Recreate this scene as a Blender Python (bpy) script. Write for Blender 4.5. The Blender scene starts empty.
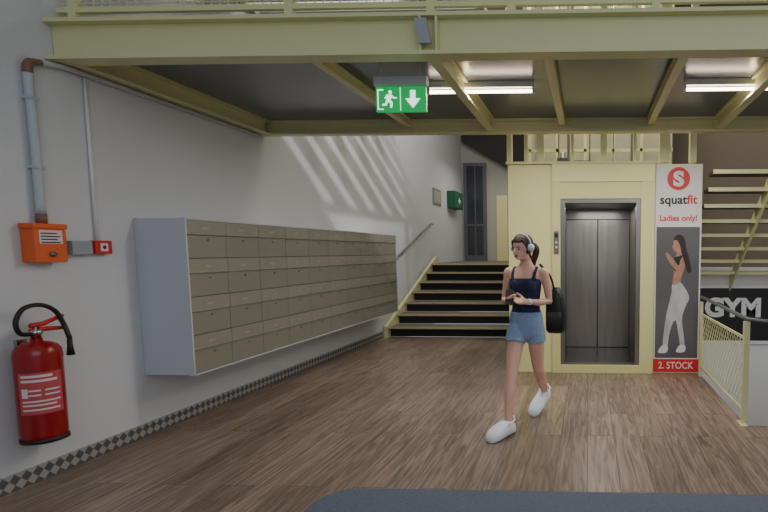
import bpy, bmesh, math, random
from mathutils import Vector, Matrix, Euler
random.seed(4)
scene=bpy.context.scene
COL=scene.collection

# ------------------------------------------------------------ materials
def lin(c):
    r=[]
    for v in c:
        v/=255.0
        r.append(v/12.92 if v<=0.04045 else ((v+0.055)/1.055)**2.4)
    return (r[0],r[1],r[2],1)
def mat(name,c,rough=0.5,metal=0.0,emit=None,es=0.0,noise=0.06,scale=6.0,bump=0.0,bscale=200,stretch=None):
    m=bpy.data.materials.new(name); m.use_nodes=True
    nt=m.node_tree; b=nt.nodes["Principled BSDF"]
    b.inputs["Roughness"].default_value=rough; b.inputs["Metallic"].default_value=metal
    tc=nt.nodes.new("ShaderNodeTexCoord"); n=nt.nodes.new("ShaderNodeTexNoise")
    n.inputs["Scale"].default_value=scale; n.inputs["Detail"].default_value=4
    if stretch:
        mp=nt.nodes.new("ShaderNodeMapping"); mp.inputs["Scale"].default_value=stretch
        nt.links.new(tc.outputs["Object"],mp.inputs[0]); nt.links.new(mp.outputs[0],n.inputs["Vector"])
    else:
        nt.links.new(tc.outputs["Object"],n.inputs["Vector"])
    mx=nt.nodes.new("ShaderNodeMix"); mx.data_type='RGBA'
    l=lin(c)
    mx.inputs[6].default_value=[x*(1-noise) for x in l[:3]]+[1]
    mx.inputs[7].default_value=[min(1,x*(1+noise)) for x in l[:3]]+[1]
    nt.links.new(n.outputs["Fac"],mx.inputs[0]); nt.links.new(mx.outputs[2],b.inputs["Base Color"])
    if emit:
        b.inputs["Emission Color"].default_value=lin(emit); b.inputs["Emission Strength"].default_value=es
    if bump:
        n2=nt.nodes.new("ShaderNodeTexNoise"); n2.inputs["Scale"].default_value=bscale
        bp=nt.nodes.new("ShaderNodeBump"); bp.inputs["Strength"].default_value=bump; bp.inputs["Distance"].default_value=0.004
        nt.links.new(tc.outputs["Object"],n2.inputs["Vector"]); nt.links.new(n2.outputs["Fac"],bp.inputs["Height"]); nt.links.new(bp.outputs[0],b.inputs["Normal"])
    return m
M={}
M['wall']=mat('plaster_white',(208,210,214),0.85,noise=0.03,scale=1.2,bump=0.15,bscale=60)
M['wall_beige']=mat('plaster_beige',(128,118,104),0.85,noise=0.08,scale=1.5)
M['wall_shaft']=mat('plaster_shaft_grey',(176,172,146),0.85,noise=0.30,scale=1.3)
M['wall_dim']=mat('plaster_warm',(182,177,168),0.85,noise=0.05,scale=1.5)
M['yellow']=mat('steel_paint_pale_yellow',(214,213,163),0.45,noise=0.04)
M['cream']=mat('lift_paint_cream',(231,226,163),0.4,noise=0.03)
M['creamd']=mat('lift_paint_dark_cream',(218,213,150),0.4,noise=0.03)  # slightly darker cream for portal frame and side walls
M['panel']=mat('dark_ceiling_board',(100,105,115),0.24,noise=0.10,scale=2)
M['roof']=mat('roof_paint',(160,150,130),0.8)
M['case']=mat('mail_case_grey',(192,197,206),0.5,noise=0.02)
M['mdoor']=mat('mail_door_grey',(150,150,140),0.38,metal=0.3,noise=0.05)
M['mflap']=mat('mail_flap_grey',(158,158,147),0.38,metal=0.3,noise=0.05)
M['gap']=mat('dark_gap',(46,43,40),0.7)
M['seam']=mat('mail_seam',(98,96,88),0.7)
M['rail_dark']=mat('handrail_grey',(112,112,114),0.35,metal=0.5)
M['plate']=mat('name_plate',(172,171,158),0.4)
M['steel']=mat('brushed_steel',(132,128,124),0.32,metal=0.9,noise=0.08,scale=30)
M['bronze']=mat('cabin_brushed_steel',(140,134,128),0.28,metal=0.75,noise=0.32,scale=3,stretch=(5,5,0.4))
M['cabfloor']=mat('cabin_floor',(50,43,38),0.25)
M['black']=mat('black_plastic',(18,18,20),0.45)
M['boardblack']=mat('black_board',(24,25,28),0.5)
M['white']=mat('white_paint',(228,228,228),0.5,noise=0.02)
M['pipe']=mat('conduit_grey',(180,186,193),0.45,noise=0.03)
M['greybox']=mat('grey_plastic_box',(154,159,166),0.45,noise=0.03)
M['copper']=mat('brown_fitting',(128,92,74),0.5)
M['orange']=mat('orange_plastic',(226,98,48),0.4)
M['red']=mat('extinguisher_red',(150,13,20),0.22,noise=0.03)
M['redp']=mat('red_plastic',(200,38,40),0.4)
M['label']=mat('label_white',(226,212,214),0.5)
M['labelred']=mat('label_pink',(190,78,84),0.5)
M['chrome']=mat('chrome',(190,190,190),0.2,metal=1.0)
M['mat']=mat('entrance_mat',(96,104,118),0.95,noise=0.5,scale=110,bump=0.8,bscale=260)
M['tread']=mat('stair_tread',(120,106,88),0.6,noise=0.15)
M['nose']=mat('stair_nosing',(188,181,144),0.5)
M['riser']=mat('stair_riser_dark',(40,34,30),0.7)
M['darktread']=mat('dark_wood_tread',(80,68,58),0.6)
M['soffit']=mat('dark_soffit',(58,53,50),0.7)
M['dark']=mat('dark_door_frame',(96,100,106),0.4)
M['glassd']=mat('dark_glass',(58,66,78),0.12)
M['green']=mat('first_aid_green',(20,92,66),0.5)
M['greysign']=mat('small_sign',(120,140,125),0.5)
M['exit']=mat('exit_green',(10,130,70),0.4,emit=(8,150,72),es=1.0,noise=0.0)
M['exitw']=mat('exit_white',(240,250,245),0.4,emit=(225,255,240),es=1.6,noise=0.0)
M['tube']=mat('fluorescent_tube',(255,240,220),0.4,emit=(255,232,208),es=14,noise=0.0)
M['poster']=mat('poster_white',(222,217,215),0.5,noise=0.01)
M['posterdark']=mat('poster_photo_grey',(88,86,90),0.5,noise=0.35,scale=1.6)
M['pred']=mat('poster_red',(206,40,48),0.5,noise=0.0)
M['pblack']=mat('poster_black',(28,28,30),0.5,noise=0.0)
M['pskin']=mat('poster_skin',(170,126,108),0.6,noise=0.4,scale=12)
M['plegg']=mat('poster_leggings',(182,180,186),0.6,noise=0.42,scale=10,stretch=(2,1,0.6))
M['phair']=mat('poster_hair',(48,34,29),0.6)
M['skin']=mat('skin',(222,174,152),0.5,noise=0.04)
M['hair']=mat('brown_hair',(66,42,29),0.6,noise=0.25,scale=40)
M['navy']=mat('navy_cloth',(30,38,72),0.85,noise=0.1,scale=40)
M['denim']=mat('denim_blue',(134,158,188),0.9,noise=0.25,scale=50)
M['clog']=mat('white_foam',(232,240,248),0.6,noise=0.02)
M['hp']=mat('headphone_white',(190,214,218),0.4)
M['lip']=mat('lips',(165,84,80),0.5)
M['eye']=mat('eye_dark',(35,25,22),0.3)
M['alu']=mat('streak_slat',(190,190,185),0.6)  # for the added out-of-view slats that shape the wall streaks

def floor_mat():
    m=bpy.data.materials.new('oak_plank_floor'); m.use_nodes=True
    nt=m.node_tree; N=nt.nodes; Lk=nt.links; b=N["Principled BSDF"]
    tc=N.new("ShaderNodeTexCoord"); sp=N.new("ShaderNodeSeparateXYZ"); cb=N.new("ShaderNodeCombineXYZ")
    Lk.new(tc.outputs["Object"],sp.inputs[0]); Lk.new(sp.outputs[1],cb.inputs[0]); Lk.new(sp.outputs[0],cb.inputs[1])
    br=N.new("ShaderNodeTexBrick"); br.offset=0.37; br.offset_frequency=2
    br.inputs["Color1"].default_value=lin((154,134,119)); br.inputs["Color2"].default_value=lin((130,111,98)); br.inputs["Mortar"].default_value=lin((76,62,54))
    br.inputs["Scale"].default_value=1.0; br.inputs["Mortar Size"].default_value=0.0025
    br.inputs["Brick Width"].default_value=1.6; br.inputs["Row Height"].default_value=0.22
    Lk.new(cb.outputs[0],br.inputs["Vector"])
    va=N.new("ShaderNodeVectorMath"); va.operation='MULTIPLY_ADD'
    va.inputs[1].default_value=(9,9,9)
    Lk.new(br.outputs["Color"],va.inputs[0]); Lk.new(cb.outputs[0],va.inputs[2])
    mp=N.new("ShaderNodeMapping"); mp.inputs["Scale"].default_value=(0.55,8,1)
    Lk.new(va.outputs[0],mp.inputs[0])
    n=N.new("ShaderNodeTexNoise"); n.inputs["Scale"].default_value=2.2; n.inputs["Detail"].default_value=8; n.inputs["Roughness"].default_value=0.6; n.inputs["Distortion"].default_value=2.2
    Lk.new(mp.outputs[0],n.inputs["Vector"])
    cr=N.new("ShaderNodeValToRGB"); cr.color_ramp.elements[0].position=0.36; cr.color_ramp.elements[0].color=(0.46,0.43,0.41,1)
    cr.color_ramp.elements[1].position=0.62; cr.color_ramp.elements[1].color=(1.08,1.08,1.08,1)
    Lk.new(n.outputs["Fac"],cr.inputs[0])
    mx=N.new("ShaderNodeMix"); mx.data_type='RGBA'; mx.blend_type='MULTIPLY'; mx.inputs[0].default_value=1.0
    Lk.new(br.outputs["Color"],mx.inputs[6]); Lk.new(cr.outputs[0],mx.inputs[7]); Lk.new(mx.outputs[2],b.inputs["Base Color"])
    b.inputs["Roughness"].default_value=0.34
    bp=N.new("ShaderNodeBump"); bp.inputs["Strength"].default_value=0.15; bp.inputs["Distance"].default_value=0.002
    Lk.new(n.outputs["Fac"],bp.inputs["Height"]); Lk.new(bp.outputs[0],b.inputs["Normal"])
    return m
M['floor']=floor_mat()
def tread_plate_mat():
    m=bpy.data.materials.new('diamond_plate'); m.use_nodes=True
    nt=m.node_tree; N=nt.nodes; Lk=nt.links; b=N["Principled BSDF"]
    tc=N.new("ShaderNodeTexCoord"); sp=N.new("ShaderNodeSeparateXYZ"); cb=N.new("ShaderNodeCombineXYZ")
    Lk.new(tc.outputs["Object"],sp.inputs[0]); Lk.new(sp.outputs[1],cb.inputs[0]); Lk.new(sp.outputs[2],cb.inputs[1])
    mp=N.new("ShaderNodeMapping"); mp.inputs["Rotation"].default_value=(0,0,math.radians(45))
    Lk.new(cb.outputs[0],mp.inputs[0])
    ck=N.new("ShaderNodeTexChecker"); ck.inputs["Scale"].default_value=20
    ck.inputs["Color1"].default_value=lin((188,187,188)); ck.inputs["Color2"].default_value=lin((112,110,112))
    Lk.new(mp.outputs[0],ck.inputs["Vector"]); Lk.new(ck.outputs["Color"],b.inputs["Base Color"])
    b.inputs["Metallic"].default_value=0.5; b.inputs["Roughness"].default_value=0.35
    return m
M['dplate']=tread_plate_mat()

# ------------------------------------------------------------ helpers
def link(o,parent=None):
    COL.objects.link(o)
    if parent is not None:
        o.parent=parent
        o.matrix_parent_inverse=Matrix.Translation(-Vector(parent.get("_w",(0,0,0)))) if parent.type=='EMPTY' else Matrix.Identity(4)
    return o
def from_bm(bm,name,m,parent=None,smooth=False):
    bmesh.ops.recalc_face_normals(bm,faces=bm.faces[:])
    me=bpy.data.meshes.new(name); bm.to_mesh(me); bm.free()
    if smooth:
        for p in me.polygons: p.use_smooth=True
    me.materials.append(M[m] if isinstance(m,str) else m)
    o=bpy.data.objects.new(name,me)
    return link(o,parent)
def thing(name,label,cat,loc,group=None):
    e=bpy.data.objects.new(name,None); e.empty_display_size=0.1; e.location=loc; COL.objects.link(e)
    e["_w"]=tuple(loc); e["label"]=label; e["category"]=cat
    if group: e["group"]=group
    return e
def single(o,label,cat,group=None):
    me=o.data; xs=[v.co for v in me.vertices]
    c=Vector(((min(v.x for v in xs)+max(v.x for v in xs))/2,(min(v.y for v in xs)+max(v.y for v in xs))/2,min(v.z for v in xs)))
    me.transform(Matrix.Translation(-c)); o.location=c
    o["label"]=label; o["category"]=cat
    if group: o["group"]=group
    return o
def structure(o): o["kind"]="structure"; return o
def bbox(bm,lo,hi,bev=0):
    r=bmesh.ops.create_cube(bm,size=1.0)
    vs=r['verts']
    for v in vs:
        v.co=Vector([lo[i]+(v.co[i]+0.5)*(hi[i]-lo[i]) for i in range(3)])
    if bev:
        es=list({e for v in vs for e in v.link_edges})
        bmesh.ops.bevel(bm,geom=es,offset=bev,segments=2,affect='EDGES',profile=0.6)
def box(name,lo,hi,m,parent=None,bev=0):
    bm=bmesh.new(); bbox(bm,lo,hi,bev); return from_bm(bm,name,m,parent)
def boxes(name,lst,m,parent=None,bev=0):
    bm=bmesh.new()
    for lo,hi in lst: bbox(bm,lo,hi,bev)
    return from_bm(bm,name,m,parent)
def tube_bm(bm,pts,radii,n=12,cap=True):
    pts=[Vector(p) for p in pts]
    if not hasattr(radii,'__len__'): radii=[radii]*len(pts)
    rings=[]; prev=None
    for i,p in enumerate(pts):
        if i==0: d=pts[1]-p
        elif i==len(pts)-1: d=p-pts[i-1]
        else: d=(pts[i+1]-p).normalized()+(p-pts[i-1]).normalized()
        d.normalize()
        if prev is None:
            a=Vector((0,0,1)) if abs(d.z)<0.9 else Vector((1,0,0))
            u=d.cross(a).normalized()
        else:
            u=(prev-d*prev.dot(d)).normalized()
        prev=u; w=d.cross(u)
        rings.append([bm.verts.new(p+u*math.cos(2*math.pi*k/n)*radii[i]+w*math.sin(2*math.pi*k/n)*radii[i]) for k in range(n)])
    for a,b in zip(rings,rings[1:]):
        for k in range(n): bm.faces.new((a[k],a[(k+1)%n],b[(k+1)%n],b[k]))
    if cap:
        bm.faces.new(rings[0][::-1]); bm.faces.new(rings[-1])
def tube(name,pts,r,m,parent=None,n=12):
    bm=bmesh.new(); tube_bm(bm,pts,r,n); return from_bm(bm,name,m,parent,True)
def smooth_path(pts,k=6):
    pts=[Vector(p) for p in pts]; out=[]
    P=[pts[0]]+pts+[pts[-1]]
    for i in range(1,len(P)-2):
        for j in range(k):
            t=j/k; a,b,c,d=P[i-1],P[i],P[i+1],P[i+2]
            out.append(0.5*((2*b)+(c-a)*t+(2*a-5*b+4*c-d)*t*t+(3*b-a-3*c+d)*t**3))
    out.append(pts[-1]); return out
def ell(bm,c,r,rot=None,sub=3):
    mtx=Matrix.Translation(Vector(c))@(rot.to_4x4() if rot else Matrix.Identity(4))@Matrix.Diagonal((r[0],r[1],r[2],1))
    return bmesh.ops.create_icosphere(bm,subdivisions=sub,radius=1.0,matrix=mtx)['verts']
def lathe(name,c,prof,m,parent=None,n=32):
    bm=bmesh.new(); rings=[]
    for r,z in prof:
        rings.append([bm.verts.new((c[0]+r*math.cos(2*math.pi*k/n),c[1]+r*math.sin(2*math.pi*k/n),c[2]+z)) for k in range(n)])
    for a,b in zip(rings,rings[1:]):
        for k in range(n): bm.faces.new((a[k],a[(k+1)%n],b[(k+1)%n],b[k]))
    bm.faces.new(rings[0][::-1]); bm.faces.new(rings[-1])
    return from_bm(bm,name,m,parent,True)
def plate(name,polys,at,m,parent=None,th=0.003,face='front'):
    bm=bmesh.new()
    for poly in polys:
        vs=[]
        for a,b in poly:
            vs.append(bm.verts.new((a,at,b) if face=='front' else (at,a,b)))
        f=bm.faces.new(vs)
        r=bmesh.ops.extrude_face_region(bm,geom=[f])
        nv=[g for g in r['geom'] if isinstance(g,bmesh.types.BMVert)]
        bmesh.ops.translate(bm,verts=nv,vec=(0,-th,0) if face=='front' else (th,0,0))
    return from_bm(bm,name,m,parent)
def disc(cx,cz,r,n=32,r2=None):
    r2=r2 or r
    return [(cx+r*math.cos(2*math.pi*k/n),cz+r2*math.sin(2*math.pi*k/n)) for k in range(n)]
def text_mesh(body,bold):
    cu=bpy.data.curves.new('t','FONT'); cu.body=body; cu.size=1.0; cu.extrude=0.01; cu.offset=bold
    to=bpy.data.objects.new('t',cu); COL.objects.link(to)
    dg=bpy.context.evaluated_depsgraph_get(); dg.update()
    me=bpy.data.meshes.new_from_object(to.evaluated_get(dg))
    bpy.data.objects.remove(to)
    return me
def text(body,center,w,h,m,parent,name='lettering',face='front',th=0.003,bold=0.0,split=None,m2=None):
    xt=None
    if split:
        t2=text_mesh(body[:split],bold); xt=max(v.co.x for v in t2.vertices)+0.005
    me=text_mesh(body,bold)
    me.materials.clear(); me.materials.append(M[m])
    if split:
        me.materials.append(M[m2])
    for p in me.polygons:
        p.material_index=1 if (split and sum(me.vertices[i].co.x for i in p.vertices)/len(p.vertices)>xt) else 0
    xs=[v.co.x for v in me.vertices]; ys=[v.co.y for v in me.vertices]
    x0,x1,y0,y1=min(xs),max(xs),min(ys),max(ys)
    for v in me.vertices:
        a=((v.co.x-x0)/(x1-x0)-0.5)*w; b=((v.co.y-y0)/(y1-y0)-0.5)*h; c=v.co.z/0.02*th
        v.co=Vector((center[0]+a,center[1]-c,center[2]+b)) if face=='front' else Vector((center[0]+c,center[1]+a,center[2]+b))
    o=bpy.data.objects.new(name,me); return link(o,parent)

# ------------------------------------------------------------ room shell
XW=-3.72
structure(boxes('floor',[((XW,-4,-0.1),(1.42,9.1,0)),((1.42,-4,-0.1),(7,4.5,0))],'floor'))
structure(box('floor',(XW,12.1,1.06),(-1.0,15.4,1.26),'tread'))
structure(box('floor',(1.42,4.5,-1.7),(7,8.0,-1.6),'darktread'))
structure(box('wall_left',(XW-0.2,-4,-0.2),(XW,15.15,7.2),'wall'))
structure(box('wall_back',(XW-2.5,15.4,0),(-0.9,15.6,7.2),'wall_dim'))
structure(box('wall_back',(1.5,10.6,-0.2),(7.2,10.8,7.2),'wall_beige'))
structure(box('wall_back',(-0.94,9.4,0),(1.5,9.5,7.2),'wall_shaft'))
structure(box('wall_stair',(-1.05,8.8,0),(-0.95,15.4,7.2),'wall_dim'))
structure(box('wall_right',(7,-4,-1.7),(7.2,10.8,7.2),'wall'))
structure(box('wall_lower',(1.45,8.02,-1.7),(7,8.12,1.30),'white'))
structure(box('wall_lower',(1.42,4.4,-1.7),(7,4.5,-0.1),'wall_dim'))
structure(box('ceiling',(XW,3.9,7.0),(7,15.6,7.2),'roof'))
structure(box('baseboard_left',(XW,-1.0,0.0),(XW+0.012,9.05,0.11),'dplate'))
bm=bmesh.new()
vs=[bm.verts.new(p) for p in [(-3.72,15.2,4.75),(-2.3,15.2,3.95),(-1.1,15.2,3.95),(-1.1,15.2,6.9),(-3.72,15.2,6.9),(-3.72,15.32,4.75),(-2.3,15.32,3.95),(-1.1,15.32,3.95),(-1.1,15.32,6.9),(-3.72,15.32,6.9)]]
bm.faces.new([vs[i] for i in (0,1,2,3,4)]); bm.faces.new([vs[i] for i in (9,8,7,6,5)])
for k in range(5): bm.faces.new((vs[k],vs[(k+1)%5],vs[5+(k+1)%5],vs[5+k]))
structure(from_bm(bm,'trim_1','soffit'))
structure(box('ceiling',(XW,3.645,3.02),(3.6,5.83,3.11),'panel'))

# ------------------------------------------------------------ steel frame
def beam_x(name,x0,x1,y,zb,zt,hw,label,tf=0.025,tw=0.012,m='yellow'):
    o=boxes(name,[((x0,y-hw,zb),(x1,y+hw,zb+tf)),((x0,y-hw,zt-tf),(x1,y+hw,zt)),((x0,y-tw/2,zb+tf),(x1,y+tw/2,zt-tf))],m)
    return single(o,label,'beam')
def beam_y(name,x,y0,y1,zb,zt,hw,label,tf=0.015,tw=0.01,group=None):
    o=boxes(name,[((x-hw,y0,zb),(x+hw,y1,zb+tf)),((x-hw,y0,zt-tf),(x+hw,y1,zt)),((x-tw/2,y0,zb+tf),(x+tw/2,y1,zt-tf))],'yellow')
    return single(o,label,'beam',group)
fb=thing('steel_beam','long pale yellow painted steel girder carrying the gallery edge','beam',(0,3.57,2.86))
boxes('girder_profile',[((XW+0.005,3.50,2.86),(4.2,3.64,2.885)),((XW+0.005,3.50,3.105),(4.2,3.64,3.13)),((XW+0.005,3.565,2.885),(4.2,3.58,3.105))],'yellow',fb)
for x in (-1.13,-1.02): box('stiffener',(x,3.505,2.885),(x+0.015,3.564,3.105),'yellow',fb)
plate('cable_bracket',[[(-1.15,3.08),(-1.07,3.08),(-1.04,2.92),(-1.12,2.92)]],3.495,'greybox',fb,th=0.02)
beam_x('steel_beam',XW+0.005,4.2,5.86,2.865,3.02,0.05,'pale yellow steel channel along the far gallery edge')
beam_y('steel_beam',-3.655,3.645,5.80,2.865,3.02,0.06,'pale yellow steel beam running along the white wall')
for x in (-2.01,-0.29,0.68):
    beam_y('ceiling_joist',x,3.645,5.80,2.935,3.02,0.034,'slim pale yellow steel joist under the gallery',group='gallery joists')
for x in (-1.08,1.42,2.3):
    beam_y('ceiling_joist',x,3.645,5.80,2.875,3.02,0.04,'deep pale yellow steel joist under the gallery',group='gallery joists')

# upper railing
rl=thing('railing','pale yellow steel railing with wire mesh on the gallery','railing',(0,3.60,3.13))
xs=[-3.58,-2.05,-1.07,-0.52,0.45,1.45,2.45,3.45]
for x in xs: box('post',(x-0.028,3.58,3.13),(x+0.028,3.63,4.15),'yellow',rl)
box('bottom_rail',(XW+0.02,3.585,3.20),(3.6,3.62,3.235),'yellow',rl)
box('top_rail',(XW+0.02,3.58,4.15),(3.6,3.63,4.20),'yellow',rl)
bm=bmesh.new()
x=-3.5
while x<3.4:
    bbox(bm,(x,3.60,3.235),(x+0.006,3.606,4.15)); x+=0.06
for k in range(15):
    z=3.26+k*0.06; bbox(bm,(-3.7,3.60,z),(3.6,3.606,z+0.006))
from_bm(bm,'mesh_infill','yellow',rl)

# ------------------------------------------------------------ lights under gallery
def tube_light(x0,x1,y):
    t=thing('fluorescent_lamp','white batten fluorescent lamp under the gallery ceiling','lamp',((x0+x1)/2,y,2.9),'gallery lamps')
    box('housing',(x0,y-0.025,2.965),(x1,y+0.025,3.02),'white',t,0.006)
    tube('lamp_tube',[(x0+0.01,y,2.935),(x1-0.01,y,2.935)],0.014,'tube',t)
    for e in (x0-0.005,x1-0.018): box('end_cap',(e,y-0.02,2.915),(e+0.023,y+0.02,2.968),'white',t)
tube_light(-1.40,-0.47,4.57)
tube_light(0.82,1.75,4.57)
for x in (-0.88,0.92):
    d=lathe('smoke_detector',(x,3.84,2.965),[(0.03,0),(0.048,0.012),(0.055,0.03),(0.055,0.055)],'white')
    single(d,'small white round ceiling smoke detector','smoke detector','ceiling detectors')

# ------------------------------------------------------------ exit sign
ex=thing('exit_sign','illuminated green emergency exit sign with running figure and arrow','sign',(-1.40,3.9,2.59))
box('sign_panel',(-1.59,3.89,2.59),(-1.21,3.92,2.775),'exit',ex,0.003)
box('lamp_housing',(-1.60,3.875,2.778),(-1.20,3.935,2.845),'pipe',ex,0.006)
for x in (-1.55,-1.25): tube('hanger',[(x,3.905,2.84),(x,3.905,3.02)],0.006,'pipe',ex,8)
sy=3.888
def S(a,b): return (-1.59+a,2.59+b)
plate('pictogram',[
 [S(.015,.015),S(.060,.015),S(.060,.022),S(.022,.022),S(.022,.155),S(.060,.155),S(.060,.163),S(.015,.163)],
 disc(*S(.112,.142),.013,16),
 [S(.068,.098),S(.085,.125),S(.120,.125),S(.140,.105),S(.160,.105),S(.160,.096),S(.135,.096),S(.122,.106),S(.112,.085),S(.130,.065),S(.122,.028),S(.108,.030),S(.113,.060),S(.092,.072),S(.080,.045),S(.050,.045),S(.050,.057),S(.070,.057),S(.092,.112),S(.080,.092)],
 [S(.186,.008),S(.190,.008),S(.190,.175),S(.186,.175)],
 [S(.262,.155),S(.302,.155),S(.302,.095),S(.338,.095),S(.282,.025),S(.226,.095),S(.262,.095)],
 ],sy,'exitw',ex,0.002)

# ------------------------------------------------------------ wall pipes and boxes
cp=thing('conduit','grey plastic conduit pipe fixed to the white wall','pipe',(XW+0.03,3.36,1.76))
tube('pipe',smooth_path([(XW+0.035,3.36,1.80),(XW+0.035,3.36,2.3),(XW+0.035,3.355,2.72)]),0.027,'pipe',cp)
tube('pipe_elbow',smooth_path([(XW+0.035,3.355,2.72),(XW+0.035,3.36,2.775),(XW+0.035,3.385,2.80),(XW+0.035,3.44,2.812)]),[.028]*6+[.026]*6+[.022]*7,'copper',cp)
tube('pipe_fitting',[(XW+0.035,3.36,1.735),(XW+0.035,3.36,1.80)],0.029,'copper',cp)
for z in (2.1,2.55): box('pipe_clip',(XW+0.001,3.328,z),(XW+0.064,3.39,z+0.018),'pipe',cp)
c2=thing('conduit','white conduit running along under the gallery beam','pipe',(XW+0.03,4.6,2.82))
tube('pipe',[(XW+0.03,3.43,2.813),(XW+0.03,3.60,2.838),(XW+0.03,5.78,2.838)],0.018,'pipe',c2)
c3=thing('conduit','thin white conduit dropping down the white wall','pipe',(XW+0.02,3.76,1.64))
tube('pipe',[(XW+0.015,3.76,1.64),(XW+0.015,3.765,2.82)],0.011,'white',c3,8)
c4=thing('orange_switch_box','orange plastic emergency box with a printed label','box',(XW+0.06,3.35,1.475))
box('housing',(XW+0.001,3.245,1.475),(XW+0.10,3.455,1.70),'orange',c4,0.008)
box('lid',(XW+0.001,3.238,1.70),(XW+0.106,3.462,1.735),'orange',c4,0.006)
plate('label_sticker',[[(3.275,1.60),(3.425,1.60),(3.425,1.69),(3.275,1.69)]],XW+0.1005,'label',c4,0.001,'left')
plate('label_text',[[(3.285,1.605+.02*k),(3.41-.02*(k%2),1.605+.02*k),(3.41-.02*(k%2),1.613+.02*k),(3.285,1.613+.02*k)] for k in range(4)],XW+0.1016,'pblack',c4,0.0006,'left')
tube('lock_knob',[(XW+0.095,3.35,1.53),(XW+0.115,3.35,1.53)],0.018,'steel',c4)
g=box('junction_box',(XW+0.001,3.535,1.525),(XW+0.055,3.685,1.625),'greybox',None,0.005); single(g,'small grey plastic junction box on the wall','junction box')
rc=thing('fire_alarm_call_point','small red manual fire alarm call point on the wall','fire alarm',(XW+0.02,3.78,1.53))
box('housing',(XW+0.001,3.71,1.53),(XW+0.05,3.845,1.63),'redp',rc,0.005)
plate('push_plate',[[(3.75,1.55),(3.81,1.55),(3.81,1.61),(3.75,1.61)]],XW+0.0505,'label',rc,0.001,'left')
plate('push_dot',[disc(3.78,1.58,.014,16)],XW+0.052,'pblack',rc,0.001,'left')

# ------------------------------------------------------------ fire extinguisher
EX,EY,EZ=-3.595,3.18,0.315
fe=thing('fire_extinguisher','red fire extinguisher with black hose hanging on white wall','fire extinguisher',(EX,EY,EZ))
lathe('cylinder',(EX,EY,EZ),[(0.095,0),(0.114,0.015),(0.117,0.05),(0.118,0.30),(0.118,0.565),(0.114,0.598),(0.098,0.625),(0.065,0.643),(0.03,0.650),(0.03,0.668)],'red',fe,40)
lathe('base_ring',(EX,EY,EZ-0.012),[(0.102,0),(0.120,0.006),(0.120,0.03),(0.10,0.034)],'black',fe,40)
lathe('valve',(EX,EY,EZ+0.665),[(0.026,0),(0.026,0.03),(0.034,0.035),(0.034,0.055),(0.02,0.06),(0.02,0.08)],'chrome',fe,20)
def arcpatch(name,r,a0,a1,z0,z1,m,parent):
    bm=bmesh.new(); n=20; A=[];B=[]
    for k in range(n+1):
        a=a0+(a1-a0)*k/n
        A.append(bm.verts.new((EX+r*math.cos(a),EY+r*math.sin(a),EZ+z0))); B.append(bm.verts.new((EX+r*math.cos(a),EY+r*math.sin(a),EZ+z1)))
    for k in range(n): bm.faces.new((A[k],A[k+1],B[k+1],B[k]))
    return from_bm(bm,name,m,parent,True)
ca=math.atan2(-EY,-EX)
arcpatch('label_sheet',0.1192,ca-0.95,ca+0.95,0.19,0.46,'labelred',fe)
bm=bmesh.new()
for k,(z,a0,a1) in enumerate([(0.43,-.8,.5),(0.40,-.8,.7),(0.34,-.5,.0),(0.34,.15,.8),(0.31,-.5,.0),(0.31,.15,.8),(0.27,-.8,.8),(0.245,-.8,.6),(0.215,-.8,.75)]):
    h=0.016 if k<2 else 0.011
    n=10; r=0.1202; A=[];B=[]
    for j in range(n+1):
        a=ca+a0+(a1-a0)*j/n
        A.append(bm.verts.new((EX+r*math.cos(a),EY+r*math.sin(a),EZ+z))); B.append(bm.verts.new((EX+r*math.cos(a),EY+r*math.sin(a),EZ+z+h)))
    for j in range(n): bm.faces.new((A[j],A[j+1],B[j+1],B[j]))
from_bm(bm,'label_print','label',fe)
arcpatch('label_pictures',0.1205,ca-0.8,ca-0.52,0.30,0.36,'label',fe)
def lever(z0,z1,name):
    bm=bmesh.new()
    tube_bm(bm,[(EX,EY-0.03,z0),(EX,EY+0.05,z0+0.005),(EX+0.01,EY+0.17,z1)],[0.016,0.016,0.012],8)
    return from_bm(bm,name,'redp',fe,True)
lever(EZ+0.72,EZ+0.715,'carry_handle'); lever(EZ+0.755,EZ+0.80,'squeeze_lever')
tube('hose',smooth_path([(EX,EY-0.02,EZ+0.70),(EX+.01,EY-0.10,EZ+0.715),(EX+.01,EY-0.12,EZ+0.79),(EX+.01,EY-0.07,EZ+0.87),(EX+.01,EY+0.03,EZ+0.885),(EX+.02,EY+0.11,EZ+0.84),(EX+.03,EY+0.15,EZ+0.75),(EX+.06,EY+0.155,EZ+0.65)]),0.014,'black',fe)
tube('nozzle',[(EX+.06,EY+0.155,EZ+0.66),(EX+.065,EY+0.15,EZ+0.59),(EX+.065,EY+0.15,EZ+0.53)],[0.014,0.016,0.024],'black',fe)
box('wall_bracket',(XW+0.001,EY-0.03,EZ+0.48),(EX-0.1,EY+0.03,EZ+0.66),'chrome',fe)

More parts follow.
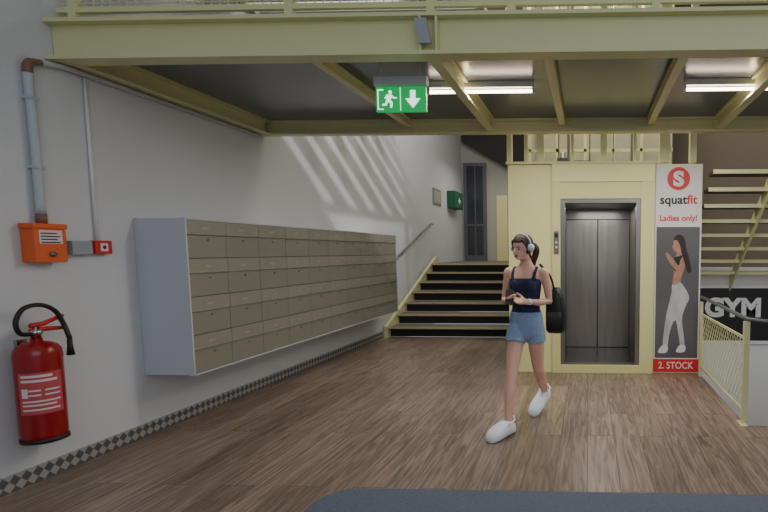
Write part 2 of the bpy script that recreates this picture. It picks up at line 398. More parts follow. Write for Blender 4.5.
# ------------------------------------------------------------ mailbox bank
mb=thing('mailbox_bank','long wall-mounted bank of grey metal mailboxes with light grey case','mailboxes',((XW-3.30)/2,6.4,0.52))
Y0,Y1,Z0,Z1=4.10,8.71,0.515,1.82
XF=-3.30
box('case',(XW+0.002,Y0,Z0),(XF-0.002,Y1,Z1),'case',mb,0.002)
boxes('case_rim',[((XF-0.03,Y0-0.003,Z0-0.004),(XF+0.016,Y0+0.012,Z1+0.004)),((XF-0.03,Y1-0.012,Z0-0.004),(XF+0.016,Y1+0.003,Z1+0.004)),((XF-0.03,Y0,Z1-0.008),(XF+0.016,Y1,Z1+0.006)),((XF-0.03,Y0,Z0-0.006),(XF+0.016,Y1,Z0+0.006))],'case',mb)
box('back_board',(XF-0.004,Y0+0.012,Z0+0.006),(XF+0.001,Y1-0.012,Z1-0.008),'seam',mb)
cw=(Y1-Y0-0.024)/10; rh=(Z1-Z0-0.014)/4
ya=Y0+0.012; zt=Z1-0.008
d0=box('mailbox_door',(XF+0.001,ya+0.003,zt-rh+0.004),(XF+0.010,ya+cw-0.003,zt-0.128),'mdoor',mb,0.002)
f0=box('letter_flap',(XF+0.001,ya+0.003,zt-0.122),(XF+0.016,ya+cw-0.003,zt-0.003),'mflap',d0,0.002)
h0=box('flap_lip',(XF+0.012,ya+0.003,zt-0.125),(XF+0.022,ya+cw-0.003,zt-0.114),'mflap',d0,0.002)
n0=box('name_plate',(XF+0.0161,ya+cw*0.36,zt-0.076),(XF+0.018,ya+cw*0.36+0.08,zt-0.056),'plate',d0)
bm=bmesh.new(); tube_bm(bm,[(XF+0.008,ya+cw*0.5,zt-0.165),(XF+0.018,ya+cw*0.5,zt-0.165)],0.009,12); l0=from_bm(bm,'lock','chrome',d0,True)
for c in range(10):
    for r in range(4):
        if c==0 and r==0: continue
        d=d0.copy(); d.location=(0,c*cw,-r*rh); COL.objects.link(d)
        for s in (f0,h0,n0,l0):
            q=s.copy(); q.parent=d; q.matrix_parent_inverse=Matrix.Identity(4); COL.objects.link(q)

# ------------------------------------------------------------ main stairs
st=thing('staircase','wide indoor staircase with dark open risers and pale nosings','stairs',(-2.4,9.05,0))
n=7; rise=1.26/n; go=3.05/n
for i in range(n):
    y=9.05+i*go; z=(i+1)*rise
    box('step',(-3.60,y-0.01,z-0.030),(-1.08,min(y+go,12.099),z),'tread',st)
    box('step_nosing',(-3.60,y-0.025,z-0.026),(-1.08,y-0.008,z+0.003),'nose',st)
    box('riser',(-3.60,y+0.10,z-rise),(-1.08,y+0.12,z-0.030),'riser',st)
bm=bmesh.new()
pr=[(9.0,0.0),(9.0,0.20),(12.1,1.42),(12.25,1.42),(12.25,1.262),(12.09,1.262),(12.09,1.12),(9.4,0.0)]
A=[bm.verts.new((-3.66,a,b)) for a,b in pr]; B=[bm.verts.new((-3.60,a,b)) for a,b in pr]
bm.faces.new(A); bm.faces.new(B[::-1])
for k in range(len(pr)): bm.faces.new((A[k],A[(k+1)%len(pr)],B[(k+1)%len(pr)],B[k]))
from_bm(bm,'stringer','yellow',st)
hr=thing('handrail','grey tubular handrail bracketed to the white wall above stairs','handrail',(-3.65,11,1.5))
tube('rail',[(-3.64,9.75,1.46),(-3.64,11.85,2.18),(-3.64,12.0,2.18)],0.020,'rail_dark',hr)
for y,z in ((10.0,1.545),(10.9,1.855),(11.8,2.162)): tube('bracket',[(XW+0.002,y,z-0.06),(-3.66,y,z-0.06),(-3.64,y,z)],0.009,'rail_dark',hr,8)
sg=thing('notice_frame','small greyish green notice in frame on the white wall','sign',(XW,12.6,2.68))
box('frame',(XW+0.001,12.28,2.68),(XW+0.02,12.95,3.07),'greysign',sg)
box('sheet',(XW+0.02,12.34,2.73),(XW+0.024,12.89,3.02),'plate',sg)
fa=thing('first_aid_cabinet','dark green first aid box with white cross on the wall','first aid box',(XW,14,2.67))
box('housing',(XW+0.001,13.55,2.70),(XW+0.22,14.4,3.14),'green',fa,0.01)
plate('cross_mark',[[(13.9,2.88),(13.98,2.88),(13.98,2.82),(14.04,2.82),(14.04,2.88),(14.12,2.88),(14.12,2.94),(14.04,2.94),(14.04,3.0),(13.98,3.0),(13.98,2.94),(13.9,2.94)]],XW+0.22,'white',fa,0.002,'left')
structure(boxes('door_1',[((-3.62,15.34,1.26),(-3.10,15.38,4.05))],'glassd'))
structure(boxes('trim_2',[((-3.70,15.30,1.26),(-3.60,15.4,4.15)),((-3.12,15.30,1.26),(-3.03,15.4,4.15)),((-3.60,15.30,4.05),(-3.12,15.4,4.15)),((-3.60,15.32,2.3),(-3.12,15.36,2.36)),((-3.60,15.31,1.26),(-3.12,15.36,1.42)),((-3.38,15.32,1.42),(-3.34,15.36,4.05))],'dark'))
structure(box('door_2',(-2.72,15.34,1.26),(-2.40,15.39,3.2),'cream'))

# ------------------------------------------------------------ elevator
el=thing('elevator','pale cream yellow lift entrance with brushed steel doors','elevator',(0,6.46,0))
F=6.46
box('front_panel',(-1.0,F,0),(-0.45,F+0.08,2.62),'cream',el,0.003)
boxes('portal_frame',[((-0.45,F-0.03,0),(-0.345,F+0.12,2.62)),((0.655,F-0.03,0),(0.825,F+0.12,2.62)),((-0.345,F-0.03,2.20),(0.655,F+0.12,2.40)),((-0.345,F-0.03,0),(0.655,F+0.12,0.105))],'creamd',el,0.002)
box('portal_header',(-0.45,F-0.035,2.405),(0.825,F+0.1,2.625),'cream',el,0.003)
box('top_cap',(-1.02,F-0.05,2.622),(0.84,F+0.12,2.65),'yellow',el)
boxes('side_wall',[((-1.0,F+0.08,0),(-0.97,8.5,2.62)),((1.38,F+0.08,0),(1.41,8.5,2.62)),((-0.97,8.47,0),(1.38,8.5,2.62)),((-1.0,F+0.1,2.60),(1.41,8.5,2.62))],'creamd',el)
box('backing_panel',(0.825,F+0.01,0),(1.41,F+0.08,2.62),'cream',el)
boxes('door_frame',[((-0.345,F-0.01,0.105),(-0.29,F+0.14,2.20)),((0.60,F-0.01,0.105),(0.655,F+0.14,2.20)),((-0.29,F-0.01,2.15),(0.60,F+0.14,2.20)),((-0.29,F-0.01,0.09),(0.60,F+0.14,0.108))],'steel',el)
YB=7.7
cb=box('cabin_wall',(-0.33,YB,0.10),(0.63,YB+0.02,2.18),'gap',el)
boxes('cabin_side',[((-0.345,F+0.14,0.10),(-0.33,YB,2.18)),((0.62,F+0.14,0.10),(0.635,YB,2.18))],'bronze',el)
box('cabin_floor',(-0.33,F+0.12,0.08),(0.63,YB,0.10),'cabfloor',el)
box('cabin_ceiling',(-0.33,F+0.12,2.165),(0.63,YB,2.19),'bronze',el)
box('cabin_header',(-0.33,YB-0.03,2.02),(0.63,YB-0.001,2.165),'steel',el,0.003)
for a,b in ((-0.325,0.141),(0.151,0.615)): box('door_panel',(a,YB-0.018,0.105),(b,YB-0.001,2.015),'bronze',el,0.004)
cpn=box('control_panel',(-0.425,F-0.045,1.52),(-0.365,F-0.03,1.80),'steel',el,0.003)
plate('control_button',[disc(-0.395,1.60,.014,14),disc(-0.395,1.66,.014,14)],F-0.045,'white',cpn,0.003)
plate('control_display',[[(-0.415,1.72),(-0.375,1.72),(-0.375,1.77),(-0.415,1.77)]],F-0.045,'black',cpn,0.002)

sh=thing('lift_shaft_frame','open pale yellow steel lift shaft frame above the entrance','lift shaft',(0,7.5,2.65))
for x,w in ((-0.99,0.03),(-0.78,0.022),(-0.60,0.045),(-0.20,0.018),(0.19,0.04),(0.58,0.018),(0.95,0.065),(1.30,0.04)):
    box('shaft_post',(x-w,F+0.05,2.65),(x+w,F+0.15,6.9),'yellow',sh)
for x in (-0.94,-0.50,-0.05,0.40,0.85,1.30):
    box('shaft_post',(x-0.022,8.4,2.65),(x+0.022,8.45,6.9),'yellow',sh)
for z in (3.25,4.6): box('shaft_rail',(-0.99,F+0.06,z),(1.35,F+0.14,z+0.08),'yellow',sh)
for z in (2.86,3.14): box('shaft_rail',(-0.99,8.4,z),(1.35,8.44,z+0.05),'yellow',sh)
for x in (-0.30,0.66): box('guide_rail',(x-0.02,7.9,2.65),(x+0.02,7.95,6.9),'rail_dark',sh)
box('machine_unit',(-0.45,7.2,2.65),(0.05,7.6,2.80),'rail_dark',sh,0.01)
box('machine_unit',(0.28,7.2,2.65),(0.80,7.6,2.76),'steel',sh,0.01)
lathe('pulley',(-0.36,7.3,2.80),[(0.08,0),(0.08,0.05),(0.04,0.06),(0.04,0.12)],'rail_dark',sh,20)
for x in (-0.42,0.02,0.35): tube('hoist_cable',[(x,7.4,2.78),(x+0.02,7.4,6.8)],0.008,'gap',sh,6)

# ------------------------------------------------------------ advertising poster
po=thing('advertising_poster','tall fitness studio poster with red logo and athletic woman','poster',(1.115,F-0.01,0))
box('poster_sheet',(0.835,F-0.006,0.02),(1.405,F+0.008,2.60),'poster',po)
py0=F-0.0065
def Q(a,b): return (0.835+0.57*a,b)
plate('photo_panel',[[Q(.03,.20),Q(.97,.20),Q(.97,1.85),Q(.03,1.85)]],py0,'posterdark',po,0.001)
plate('footer_band',[[Q(0,.02),Q(1,.02),Q(1,.185),Q(0,.185)]],py0,'pred',po,0.001)
text('2. STOCK',(1.12,py0-0.001,0.105),0.44,0.088,'poster',po,bold=0.01)
plate('logo_disc',[disc(1.115,2.44,.14,40)],py0,'pred',po,0.001)
text('S',(1.115,py0-0.001,2.44),0.13,0.19,'poster',po,bold=0.05)
text('squatfit',(1.12,py0-0.001,2.17),0.46,0.145,'pblack',po,bold=0.025,split=5,m2='pred')
text('Ladies only!',(1.12,py0-0.001,1.95),0.46,0.095,'pred',po,bold=0.025)
def smooth2(L,k=5):
    out=[];n=len(L)
    for i in range(n):
        a,b,c,d=[Vector(L[(i+j-1)%n]) for j in range(4)]
        for j in range(k):
            t=j/k; p=0.5*((2*b)+(c-a)*t+(2*a-5*b+4*c-d)*t*t+(3*b-a-3*c+d)*t**3); out.append((p.x,p.y))
    return out
def PW(L):
    return smooth2([Q(a,0.27+(b-0.27)*0.95) for a,b in L])
y1=py0-0.0012
plate('pictured_leggings',[PW([(.40,1.20),(.54,1.22),(.64,1.16),(.74,1.06),(.76,.98),(.66,.84),(.62,.70),(.66,.52),(.68,.36),(.60,.34),(.54,.54),(.48,.70),(.40,.64),(.34,.50),(.30,.34),(.21,.34),(.22,.52),(.27,.76),(.34,.96),(.38,1.08)])],y1,'plegg',po,0.0008)
plate('pictured_shoe',[PW([(.50,.28),(.68,.28),(.70,.36),(.58,.37)])],y1-0.0003,'poster',po,0.0008)
plate('pictured_shoe',[PW([(.10,.27),(.29,.27),(.31,.36),(.20,.37)])],y1-0.0003,'poster',po,0.0008)
plate('pictured_skin',[PW([(.40,1.18),(.54,1.20),(.60,1.30),(.66,1.44),(.64,1.56),(.58,1.60),(.56,1.66),(.47,1.64),(.48,1.58),(.42,1.52),(.38,1.44),(.42,1.34)])],y1-0.0006,'pskin',po,0.0006)
plate('pictured_arm',[PW([(.62,1.56),(.67,1.50),(.64,1.38),(.52,1.34),(.36,1.44),(.24,1.56),(.27,1.60),(.40,1.52),(.52,1.43),(.56,1.50)])],y1-0.0022,'pskin',po,0.0006)
plate('pictured_face',[PW([(.40,1.70),(.38,1.675),(.42,1.62),(.48,1.61),(.56,1.66),(.58,1.73),(.53,1.78),(.45,1.78),(.41,1.75)])],y1-0.0006,'pskin',po,0.0008)
plate('pictured_top',[PW([(.39,1.42),(.44,1.36),(.56,1.36),(.64,1.40),(.66,1.50),(.60,1.56),(.52,1.55),(.44,1.54),(.38,1.48)])],y1-0.0014,'pblack',po,0.0006)
plate('pictured_hair',[PW([(.41,1.76),(.45,1.82),(.56,1.83),(.65,1.77),(.68,1.66),(.74,1.54),(.80,1.36),(.72,1.34),(.64,1.48),(.58,1.60),(.54,1.70),(.48,1.76)])],y1-0.0030,'phair',po,0.0006)

# ------------------------------------------------------------ side guard railing
gr=thing('guard_railing','pale yellow mesh guard railing with slim grey metal handrail','railing',(1.42,5.4,0))
box('post',(1.385,4.53,0),(1.435,4.58,0.93),'yellow',gr,0.003)
box('post_foot',(1.36,4.46,0),(1.418,4.61,0.012),'yellow',gr)
box('post',(1.385,6.30,0),(1.418,6.35,0.93),'yellow',gr,0.003)
zm=0.76
boxes('mesh_frame',[((1.40,4.58,zm),(1.418,6.30,zm+.025)),((1.40,4.58,0.10),(1.418,6.30,0.125)),((1.40,4.58,0.10),(1.418,4.605,zm)),((1.40,6.275,0.10),(1.418,6.30,zm))],'yellow',gr)
bm=bmesh.new()
ylo,yhi,zlo,zhi=4.605,6.275,0.125,zm
for s in (1,-1):
    c=-3.0
    while c<9:
        ys_=sorted([c+zlo/(s*1.2),c+zhi/(s*1.2)])
        ya_=max(ylo,ys_[0]); yb_=min(yhi,ys_[1])
        if yb_-ya_>0.02:
            tube_bm(bm,[(1.409,ya_,s*1.2*(ya_-c)),(1.409,yb_,s*1.2*(yb_-c))],0.0028,4)
        c+=0.09
from_bm(bm,'mesh_infill','yellow',gr)
tube('handrail',smooth_path([(1.41,6.38,0.985),(1.41,5.4,0.97),(1.41,4.62,0.955),(1.44,4.52,0.95),(1.60,4.50,0.935)]),0.018,'rail_dark',gr)

# ------------------------------------------------------------ gym sign (lower level)
gs=thing('studio_sign','black wall board with white frame and large white capital letters','sign',(2.5,8.0,0.2))
box('board',(1.50,7.99,0.16),(2.86,8.015,0.98),'boardblack',gs,0.003)
boxes('board_frame',[((1.46,7.98,0.98),(2.90,8.015,1.03)),((1.46,7.98,0.11),(2.90,8.015,0.16)),((2.86,7.98,0.16),(2.90,8.015,0.98)),((1.46,7.98,0.16),(1.50,8.015,0.98))],'white',gs)
text('GYM',(2.25,7.989,0.68),0.86,0.31,'white',gs,bold=0.045,th=0.01)

# ------------------------------------------------------------ open steel stairs at the side
s2=thing('steel_staircase','open-riser steel staircase with yellow-edged dark treads rising to gallery','stairs',(1.85,8,1.1))
go2=0.225; ri2=0.178
for i in range(12):
    y=7.84-i*go2; z=1.25+i*ri2
    if z>2.86 or y<6.05: break
    box('tread',(1.47,y-0.13,z-0.045),(3.4,y+0.15,z),'darktread',s2)
    box('tread_edge',(1.46,y-0.145,z-0.045),(3.4,y-0.13,z+0.002),'yellow',s2)
def stringer(x,name,h):
    bm=bmesh.new()
    pr=[(7.97,1.20-h),(7.97,1.20),(5.95,2.80),(5.95,2.80-h)]
    A=[bm.verts.new((x,a,b)) for a,b in pr]; B=[bm.verts.new((x+0.02,a,b)) for a,b in pr]
    bm.faces.new(A); bm.faces.new(B[::-1])
    for k in range(4): bm.faces.new((A[k],A[(k+1)%4],B[(k+1)%4],B[k]))
    from_bm(bm,name,'yellow',s2)
stringer(2.18,'stringer',0.26)
for i in range(0,9,8):
    pass
structure(box('floor',(1.42,8.13,1.05),(7,10.6,1.18),'darktread'))

# ------------------------------------------------------------ entrance mat
bm=bmesh.new()
pts=[]
x0,y1_,rr=-1.68,3.165,0.22
for k in range(9):
    a=math.pi-(math.pi/2)*k/8
    pts.append((x0+rr+rr*math.cos(a),y1_-rr+rr*math.sin(a)))
pts+= [(3.2,y1_),(3.2,0.6),(x0,0.6)]
A=[bm.verts.new((a,b,0.0)) for a,b in pts]; B=[bm.verts.new((a,b,0.012)) for a,b in pts]
bm.faces.new(A); bm.faces.new(B)
for k in range(len(pts)): bm.faces.new((A[k],A[(k+1)%len(pts)],B[(k+1)%len(pts)],B[k]))
single(from_bm(bm,'door_mat','mat'),'large dark blue grey entrance mat with rounded corner','mat')

# ------------------------------------------------------------ unseen slats, added to cut the spot light into wall streaks
ss=thing('streak_slats','row of pale slats added out of view to cast light streaks','blocker',(-2.2,7.2,4.2))
for k in range(10):
    y=4.15+k*0.56
    box('slat',(-3.70,y,4.20),(-1.2,y+0.34,4.215),'alu',ss)
box('slat_carrier',(-1.2,4.1,4.19),(-1.14,9.7,4.25),'alu',ss)
box('slat_carrier',(-3.718,4.1,4.16),(-3.66,9.7,4.20),'alu',ss)

# ------------------------------------------------------------ person
P0=Vector((-0.55,4.52,0)); Lv=Vector((0.98,-0.2,0)); Fv=Vector((-0.2,-0.98,0)); Zv=Vector((0,0,1))
HY,HP=0.38,0.20   # head turned and tilted down towards the walking direction
def W(l,f,z):
    if z>1.45:
        k=min(1.0,(z-1.45)/0.07)
        cy,sy=math.cos(HY*k),math.sin(HY*k)
        cp_,sp_=math.cos(HP*k),math.sin(HP*k)
        f0=f-0.01; z0=z-1.47
        f1=f0*cp_+z0*sp_; z1=z0*cp_-f0*sp_
        l2=l*cy-f1*sy; f2=f1*cy+l*sy
        l,f,z=l2,f2+0.01,z1+1.47
    return P0+Lv*l+Fv*f+Zv*z
def loft(bm,rings,n=20,cap=True):
    R=[]
    for (l,f,z,rl,rf,*e) in rings:
        p=e[0] if e else 2.0
        vs=[]
        for k in range(n):
            a=2*math.pi*k/n; c,s=math.cos(a),math.sin(a)
            vs.append(bm.verts.new(W(l+rl*math.copysign(abs(c)**(2/p),c),f+rf*math.copysign(abs(s)**(2/p),s),z)))
        R.append(vs)
    for a,b in zip(R,R[1:]):
        for k in range(n): bm.faces.new((a[k],a[(k+1)%n],b[(k+1)%n],b[k]))
    if cap: bm.faces.new(R[0][::-1]); bm.faces.new(R[-1])
def limb(bm,pts,rad,n=14):
    w=[W(*p) for p in pts]; tube_bm(bm,w,rad,n)
    for p,r in zip(w,rad): ell(bm,p,(r*0.98,)*3,sub=2)
def lell(bm,c,r,sub=3,cut=None):
    vs=bmesh.ops.create_icosphere(bm,subdivisions=sub,radius=1.0)['verts']
    rem=[]
    for v in vs:
        q=(c[0]+v.co.x*r[0],c[1]+v.co.y*r[1],c[2]+v.co.z*r[2])
        if cut and cut(*q): rem.append(v)
        v.co=W(*q)
    if rem: bmesh.ops.delete(bm,geom=rem,context='VERTS')
torso=[(0,-.01,.78,.095,.072),(0,-.01,.83,.138,.098),(0,-.012,.90,.150,.110),(0,-.005,.97,.140,.098),(0,0,1.05,.118,.082),(0,0,1.12,.118,.082),(0,.005,1.20,.130,.095),(0,.012,1.27,.142,.106),(0,0,1.34,.150,.088),(0,-.01,1.39,.130,.066),(0,-.012,1.42,.075,.052),(0,-.005,1.46,.048,.048),(0,.01,1.52,.045,.047)]
legR=[(-.076,.02,.86),(-.076,.10,.68),(-.070,.195,.485),(-.068,.255,.34),(-.060,.32,.11)]
legL=[(.076,-.02,.86),(.082,-.045,.68),(.080,-.10,.475),(.070,-.24,.34),(.058,-.40,.175)]
lr=[.080,.071,.050,.047,.032]
armR=[(-.160,-.005,1.365),(-.185,-.02,1.24),(-.205,-.02,1.115),(-.165,.09,1.115),(-.115,.19,1.13)]
armL=[(.160,-.005,1.365),(.190,-.025,1.24),(.205,-.03,1.11),(.150,.07,1.105),(.075,.165,1.12)]
ar=[.046,.039,.033,.031,.022]
def remeshed(bm,name,m,parent,voxel=0.007,it=3):
    bmesh.ops.recalc_face_normals(bm,faces=bm.faces[:])
    me=bpy.data.meshes.new('tmp'); bm.to_mesh(me); bm.free()
    o=bpy.data.objects.new('tmp',me); COL.objects.link(o)
    r=o.modifiers.new('r','REMESH'); r.mode='VOXEL'; r.voxel_size=voxel
    s=o.modifiers.new('s','SMOOTH'); s.iterations=it; s.factor=0.5
    dg=bpy.context.evaluated_depsgraph_get(); dg.update()
    nm=bpy.data.meshes.new_from_object(o.evaluated_get(dg)); bpy.data.objects.remove(o)
    nm.name=name
    for p in nm.polygons: p.use_smooth=True
    nm.materials.clear(); nm.materials.append(M[m])
    q=bpy.data.objects.new(name,nm); return link(q,parent)
pe=thing('person','young person walking in navy tank top, denim shorts, headphones, holding phone','person',tuple(P0))
bm=bmesh.new()
loft(bm,torso)
limb(bm,legR,lr); limb(bm,legL,lr)
limb(bm,armR,ar); limb(bm,armL,ar)
lell(bm,(-.070,.195,.36),(.043,.05,.10)); lell(bm,(.076,-.21,.37),(.043,.05,.09))
lell(bm,(-.06,.085,1.25),(.055,.045,.05)); lell(bm,(.06,.085,1.25),(.055,.045,.05))
lell(bm,(-.07,.365,.05),(.036,.09,.035)); lell(bm,(.05,-.33,.10),(.036,.07,.04))
lell(bm,(0,.025,1.60),(.075,.092,.092)); lell(bm,(0,.055,1.545),(.056,.068,.078)); lell(bm,(0,.105,1.505),(.026,.026,.022))
lell(bm,(0,.128,1.573),(.012,.020,.024),2); lell(bm,(0,.138,1.562),(.014,.014,.011),2)
for s in (-1,1):
    lell(bm,(s*.077,.03,1.58),(.010,.02,.032),2)
def hand(bm,wr,pc,fdir,side,curl):
    wr,pc,fd,sd,cu=[Vector(v) for v in (wr,pc,fdir,side,curl)]
    fd.normalize(); sd.normalize(); cu.normalize()
    tube_bm(bm,[W(*wr),W(*pc)],[.022,.028],10)
    for t in (-.024,-.008,.008,.024):
        tube_bm(bm,[W(*(pc-fd*.035+sd*t*0.7)),W(*(pc+fd*.035+sd*t))],[.015,.014],8)
    for t,ln in ((-.030,.062),(-.010,.075),(.010,.080),(.030,.070)):
        a=pc+fd*.035+sd*t; b=a+fd*ln*.45+cu*.006; c=b+fd*ln*.25+cu*ln*.28; d=c+fd*ln*.02+cu*ln*.28
        tube_bm(bm,[W(*a),W(*b),W(*c),W(*d)],[.0095,.009,.0085,.0075],8)
        ell(bm,W(*d),(.0078,)*3,sub=1)
    a=pc-fd*.02+sd*.025; b=a+sd*.03+fd*.02+cu*.01; c=b+fd*.03+cu*.02; 
    tube_bm(bm,[W(*a),W(*b),W(*c)],[.013,.011,.009],8); ell(bm,W(*c),(.009,)*3,sub=1)
hand(bm,(-.115,.19,1.13),(-.092,.225,1.135),(.45,.85,.1),(.75,-.45,.3),(.55,-.2,.85))
hand(bm,(.075,.165,1.12),(.035,.195,1.125),(-.8,.5,.1),(-.45,-.55,.65),(-.3,-.1,.9))
body=remeshed(bm,'body','skin',pe,0.0065,2)
bm=bmesh.new()
top=[(0,0,.985,.146,.104),(0,0,1.05,.126,.091),(0,0,1.12,.126,.091),(0,.005,1.20,.138,.104),(0,.016,1.27,.147,.117),(0,.006,1.315,.142,.103)]
loft(bm,top)
lell(bm,(-.06,.088,1.25),(.061,.050,.056)); lell(bm,(.06,.088,1.25),(.061,.050,.056))
for s in (-1,1):
    tube_bm(bm,[W(s*.095,.085,1.30),W(s*.10,.055,1.36),W(s*.10,.0,1.405),W(s*.10,-.06,1.37),W(s*.09,-.085,1.30)],[.016]*5,8)
remeshed(bm,'tank_top','navy',pe,0.007,2)
bm=bmesh.new()
loft(bm,[(0,-.01,.80,.140,.102),(0,-.012,.85,.152,.116),(0,-.012,.91,.158,.120),(0,-.005,.98,.150,.110),(0,0,1.015,.144,.104)])
tube_bm(bm,[W(-.076,.02,.88),W(-.076,.06,.80),W(-.076,.082,.745)],[.086,.088,.092],18)
tube_bm(bm,[W(.076,-.02,.88),W(.080,-.026,.80),W(.081,-.034,.745)],[.086,.088,.092],18)
remeshed(bm,'shorts','denim',pe,0.007,2)
bm=bmesh.new()
lell(bm,(0,.012,1.608),(.090,.104,.104),4,cut=lambda l,f,z:(f>0.058 and z<1.645) or z<1.53)
hb=from_bm(bm,'hair','hair',pe,True)
sm=hb.modifiers.new('s','SOLIDIFY'); sm.thickness=0.014; sm.offset=-1
bm=bmesh.new()
for s in (-1,1): tube_bm(bm,smooth_path([W(s*.05,.082,1.665),W(s*.076,.062,1.62),W(s*.082,.045,1.56),W(s*.078,.035,1.49)]),[.010]*18+[.004],8)
from_bm(bm,'hair_strands','hair',pe,True)
bm=bmesh.new()
tube_bm(bm,smooth_path([W(0,-.075,1.60),W(.01,-.125,1.57),W(.02,-.13,1.52),W(.03,-.12,1.44),W(.03,-.11,1.37)]),[.022+.010*math.sin(math.pi*min(1,k/24*1.1)) for k in range(25)],10)
from_bm(bm,'ponytail','hair',pe,True)
bm=bmesh.new()
for s in (-1,1): lell(bm,(s*.030,.1085,1.590),(.011,.006,.006),2)
from_bm(bm,'eyes','eye',pe,True)
bm=bmesh.new()
for s in (-1,1): tube_bm(bm,[W(s*.016,.116,1.606),W(s*.032,.114,1.611),W(s*.048,.100,1.605)],[.003]*3,6)
from_bm(bm,'eyebrows','hair',pe,True)
bm=bmesh.new(); lell(bm,(0,.122,1.532),(.021,.007,.0065),2); from_bm(bm,'lips','lip',pe,True)
bm=bmesh.new()
arc=[W(.100*math.cos(a),.02,1.592+.116*math.sin(a)) for a in [math.pi*k/16 for k in range(17)]]
tube_bm(bm,arc,.008,8)
for s in (-1,1): tube_bm(bm,[W(s*.086,.025,1.585),W(s*.112,.025,1.585)],[.036,.031],16)
from_bm(bm,'headphones','hp',pe,True)
def clog(heel,pitch,yaw,name,scale=1.14):
    bm=bmesh.new(); cs,sn=math.cos(pitch),math.sin(pitch); cy,sy_=math.cos(yaw),math.sin(yaw)
    def PT(x,d,z):
        x*=scale; d*=scale; z*=scale*1.12
        dd=d-0.265*scale; f=dd*cs+0.265*scale; zz=z*cs-dd*sn
        return W(heel[0]+x*cy-f*sy_, heel[1]+f*cy+x*sy_, heel[2]+zz)
    sec=[(0.0,.032,.055),(0.02,.044,.085),(0.06,.046,.095),(0.11,.050,.100),(0.16,.058,.092),(0.21,.060,.076),(0.245,.052,.056),(0.268,.032,.032)]
    R=[]; n=16
    for (d,w,h) in sec:
        vs=[]
        for k in range(n):
            a=2*math.pi*k/n; c,s=math.cos(a),math.sin(a)
            x=w*math.copysign(abs(c)**.7,c); z=h/2+h/2*math.copysign(abs(s)**.6,s)
            vs.append(bm.verts.new(PT(x,d,z)))
        R.append(vs)
    for a,b in zip(R,R[1:]):
        for k in range(n): bm.faces.new((a[k],a[(k+1)%n],b[(k+1)%n],b[k]))
    bm.faces.new(R[0][::-1]); bm.faces.new(R[-1])
    tube_bm(bm,[PT(.046,.11,.08),PT(.044,.03,.10),PT(0,-.01,.108),PT(-.044,.03,.10),PT(-.046,.11,.08)],.008,6)
    return from_bm(bm,name,'clog',pe,True)
clog((-.040,.265,.0),0.0,0.32,'shoe')
clog((.075,-.455,.0),0.40,0.25,'shoe')
tube('wrist_watch',[W(.092,.145,1.115),W(.072,.168,1.12)],.027,'white',pe,16)
ph=thing('smartphone','dark smartphone held in the hand of walking person','phone',tuple(W(-.045,.27,1.15)))
T=Matrix.Translation(W(-.048,.285,1.165))@Euler((math.radians(-35),math.radians(10),math.radians(12))).to_matrix().to_4x4()
bm=bmesh.new(); bbox(bm,(-.036,-.004,-.072),(.036,.004,.072),.003)
bmesh.ops.transform(bm,matrix=T,verts=bm.verts[:]); from_bm(bm,'phone_body','black',ph)
bm=bmesh.new(); bbox(bm,(-.032,.0041,-.066),(.032,.0046,.066)); bmesh.ops.transform(bm,matrix=T,verts=bm.verts[:]); from_bm(bm,'phone_screen','glassd',ph)
bg=thing('shoulder_bag','black shoulder bag hanging behind the hip of walking person','bag',tuple(W(.22,-.2,.80)))
bm=bmesh.new()
loft(bm,[(.215,-.215,.80,.065,.055,3),(.215,-.215,.825,.088,.072,3),(.218,-.215,.96,.092,.078,3),(.21,-.21,1.12,.080,.070,3),(.20,-.20,1.22,.055,.050,3)],24)
from_bm(bm,'bag_body','black',bg,True)
bm=bmesh.new()
tube_bm(bm,smooth_path([W(.215,-.165,1.20),W(.205,-.08,1.32),W(.150,.01,1.42),W(.128,-.03,1.425),W(.15,-.12,1.36),W(.18,-.21,1.20)]),.010,8)
from_bm(bm,'bag_strap','black',bg,True)
bm=bmesh.new(); loft(bm,[(.22,-.140,.86,.066,.014,3),(.222,-.136,1.0,.070,.014,3)],16); from_bm(bm,'bag_pocket','gap',bg,True)

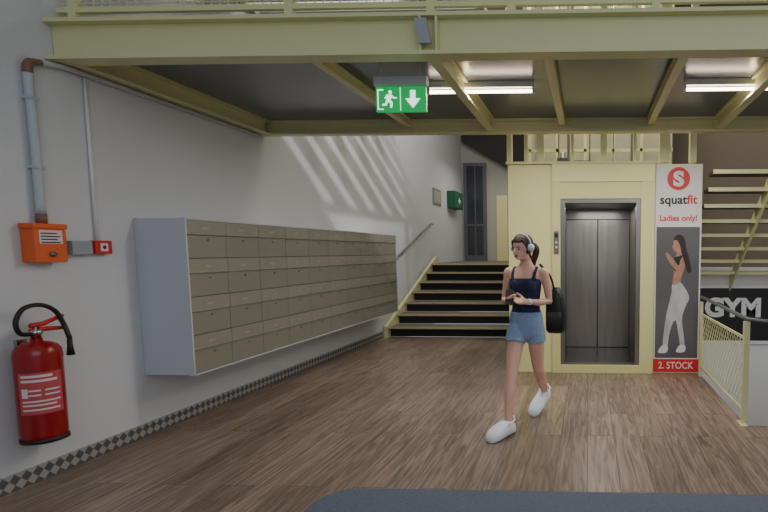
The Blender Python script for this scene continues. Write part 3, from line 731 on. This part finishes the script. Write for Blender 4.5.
# ------------------------------------------------------------ lights
def area(name,loc,rot,sx,sy,e,c=(1,1,1)):
    l=bpy.data.lights.new(name,'AREA'); l.shape='RECTANGLE'; l.size=sx; l.size_y=sy; l.energy=e; l.color=c
    o=bpy.data.objects.new(name,l); o.location=loc; o.rotation_euler=[math.radians(a) for a in rot]; COL.objects.link(o); return o
w=bpy.data.worlds.new('World'); scene.world=w; w.use_nodes=True
w.node_tree.nodes['Background'].inputs[0].default_value=(0.80,0.89,1.0,1); w.node_tree.nodes['Background'].inputs[1].default_value=0.38
area('window_daylight',(2.5,-3.0,3.6),(68,0,12),6,4,108,(0.94,0.97,1.0))
area('gallery_lamp_glow',(-0.93,4.57,2.90),(0,0,0),0.9,0.04,26,(1,0.92,0.82))
area('gallery_lamp_glow',(1.28,4.57,2.90),(0,0,0),0.9,0.04,26,(1,0.92,0.82))
area('upper_hall_light',(-2.2,9.6,6.6),(0,0,0),2.2,4,125,(1,0.97,0.93))
area('passage_fill',(-2.3,13.6,3.9),(0,0,0),1.2,1.2,20,(1,0.96,0.90))  # fill light added to brighten the back passage
area('shaft_light',(0.2,7.5,6.5),(0,0,0),1.5,1.2,190,(1,0.96,0.84))
area('side_hall_light',(4.3,9.2,5.5),(0,0,0),2.5,2,32,(1,0.90,0.78))
area('lower_level_light',(3.6,6.2,2.6),(0,0,0),1.5,1.5,38,(1,0.96,0.92))
area('cabin_light',(0.15,7.1,2.14),(0,0,0),0.6,0.5,10,(1,0.96,0.92))
area('lobby_ceiling_light',(0.4,5.3,2.80),(0,0,0),2.6,0.3,26,(1,0.98,0.92))
sp=bpy.data.lights.new('sun_through_roof','SPOT'); sp.energy=6800; sp.spot_size=math.radians(14); sp.spot_blend=0.95; sp.shadow_soft_size=0.17; sp.color=(1,0.97,0.92)
so=bpy.data.objects.new('sun_through_roof',sp); so.location=(6,-3.5,10.0); COL.objects.link(so)
tg=Vector((XW,8.1,3.05)); so.rotation_euler=(tg-so.location).to_track_quat('-Z','Y').to_euler()

# ------------------------------------------------------------ camera
cam=bpy.data.cameras.new('Camera'); co=bpy.data.objects.new('Camera',cam); COL.objects.link(co)
cam.sensor_width=36; cam.lens=24; cam.shift_x=(384-570)/768; cam.shift_y=(296-256)/768
co.location=(0,0,1.55); co.rotation_euler=(math.radians(85),0,math.radians(2)); cam.clip_start=0.05
scene.camera=co
for o in bpy.data.objects:
    if "_w" in o: del o["_w"]
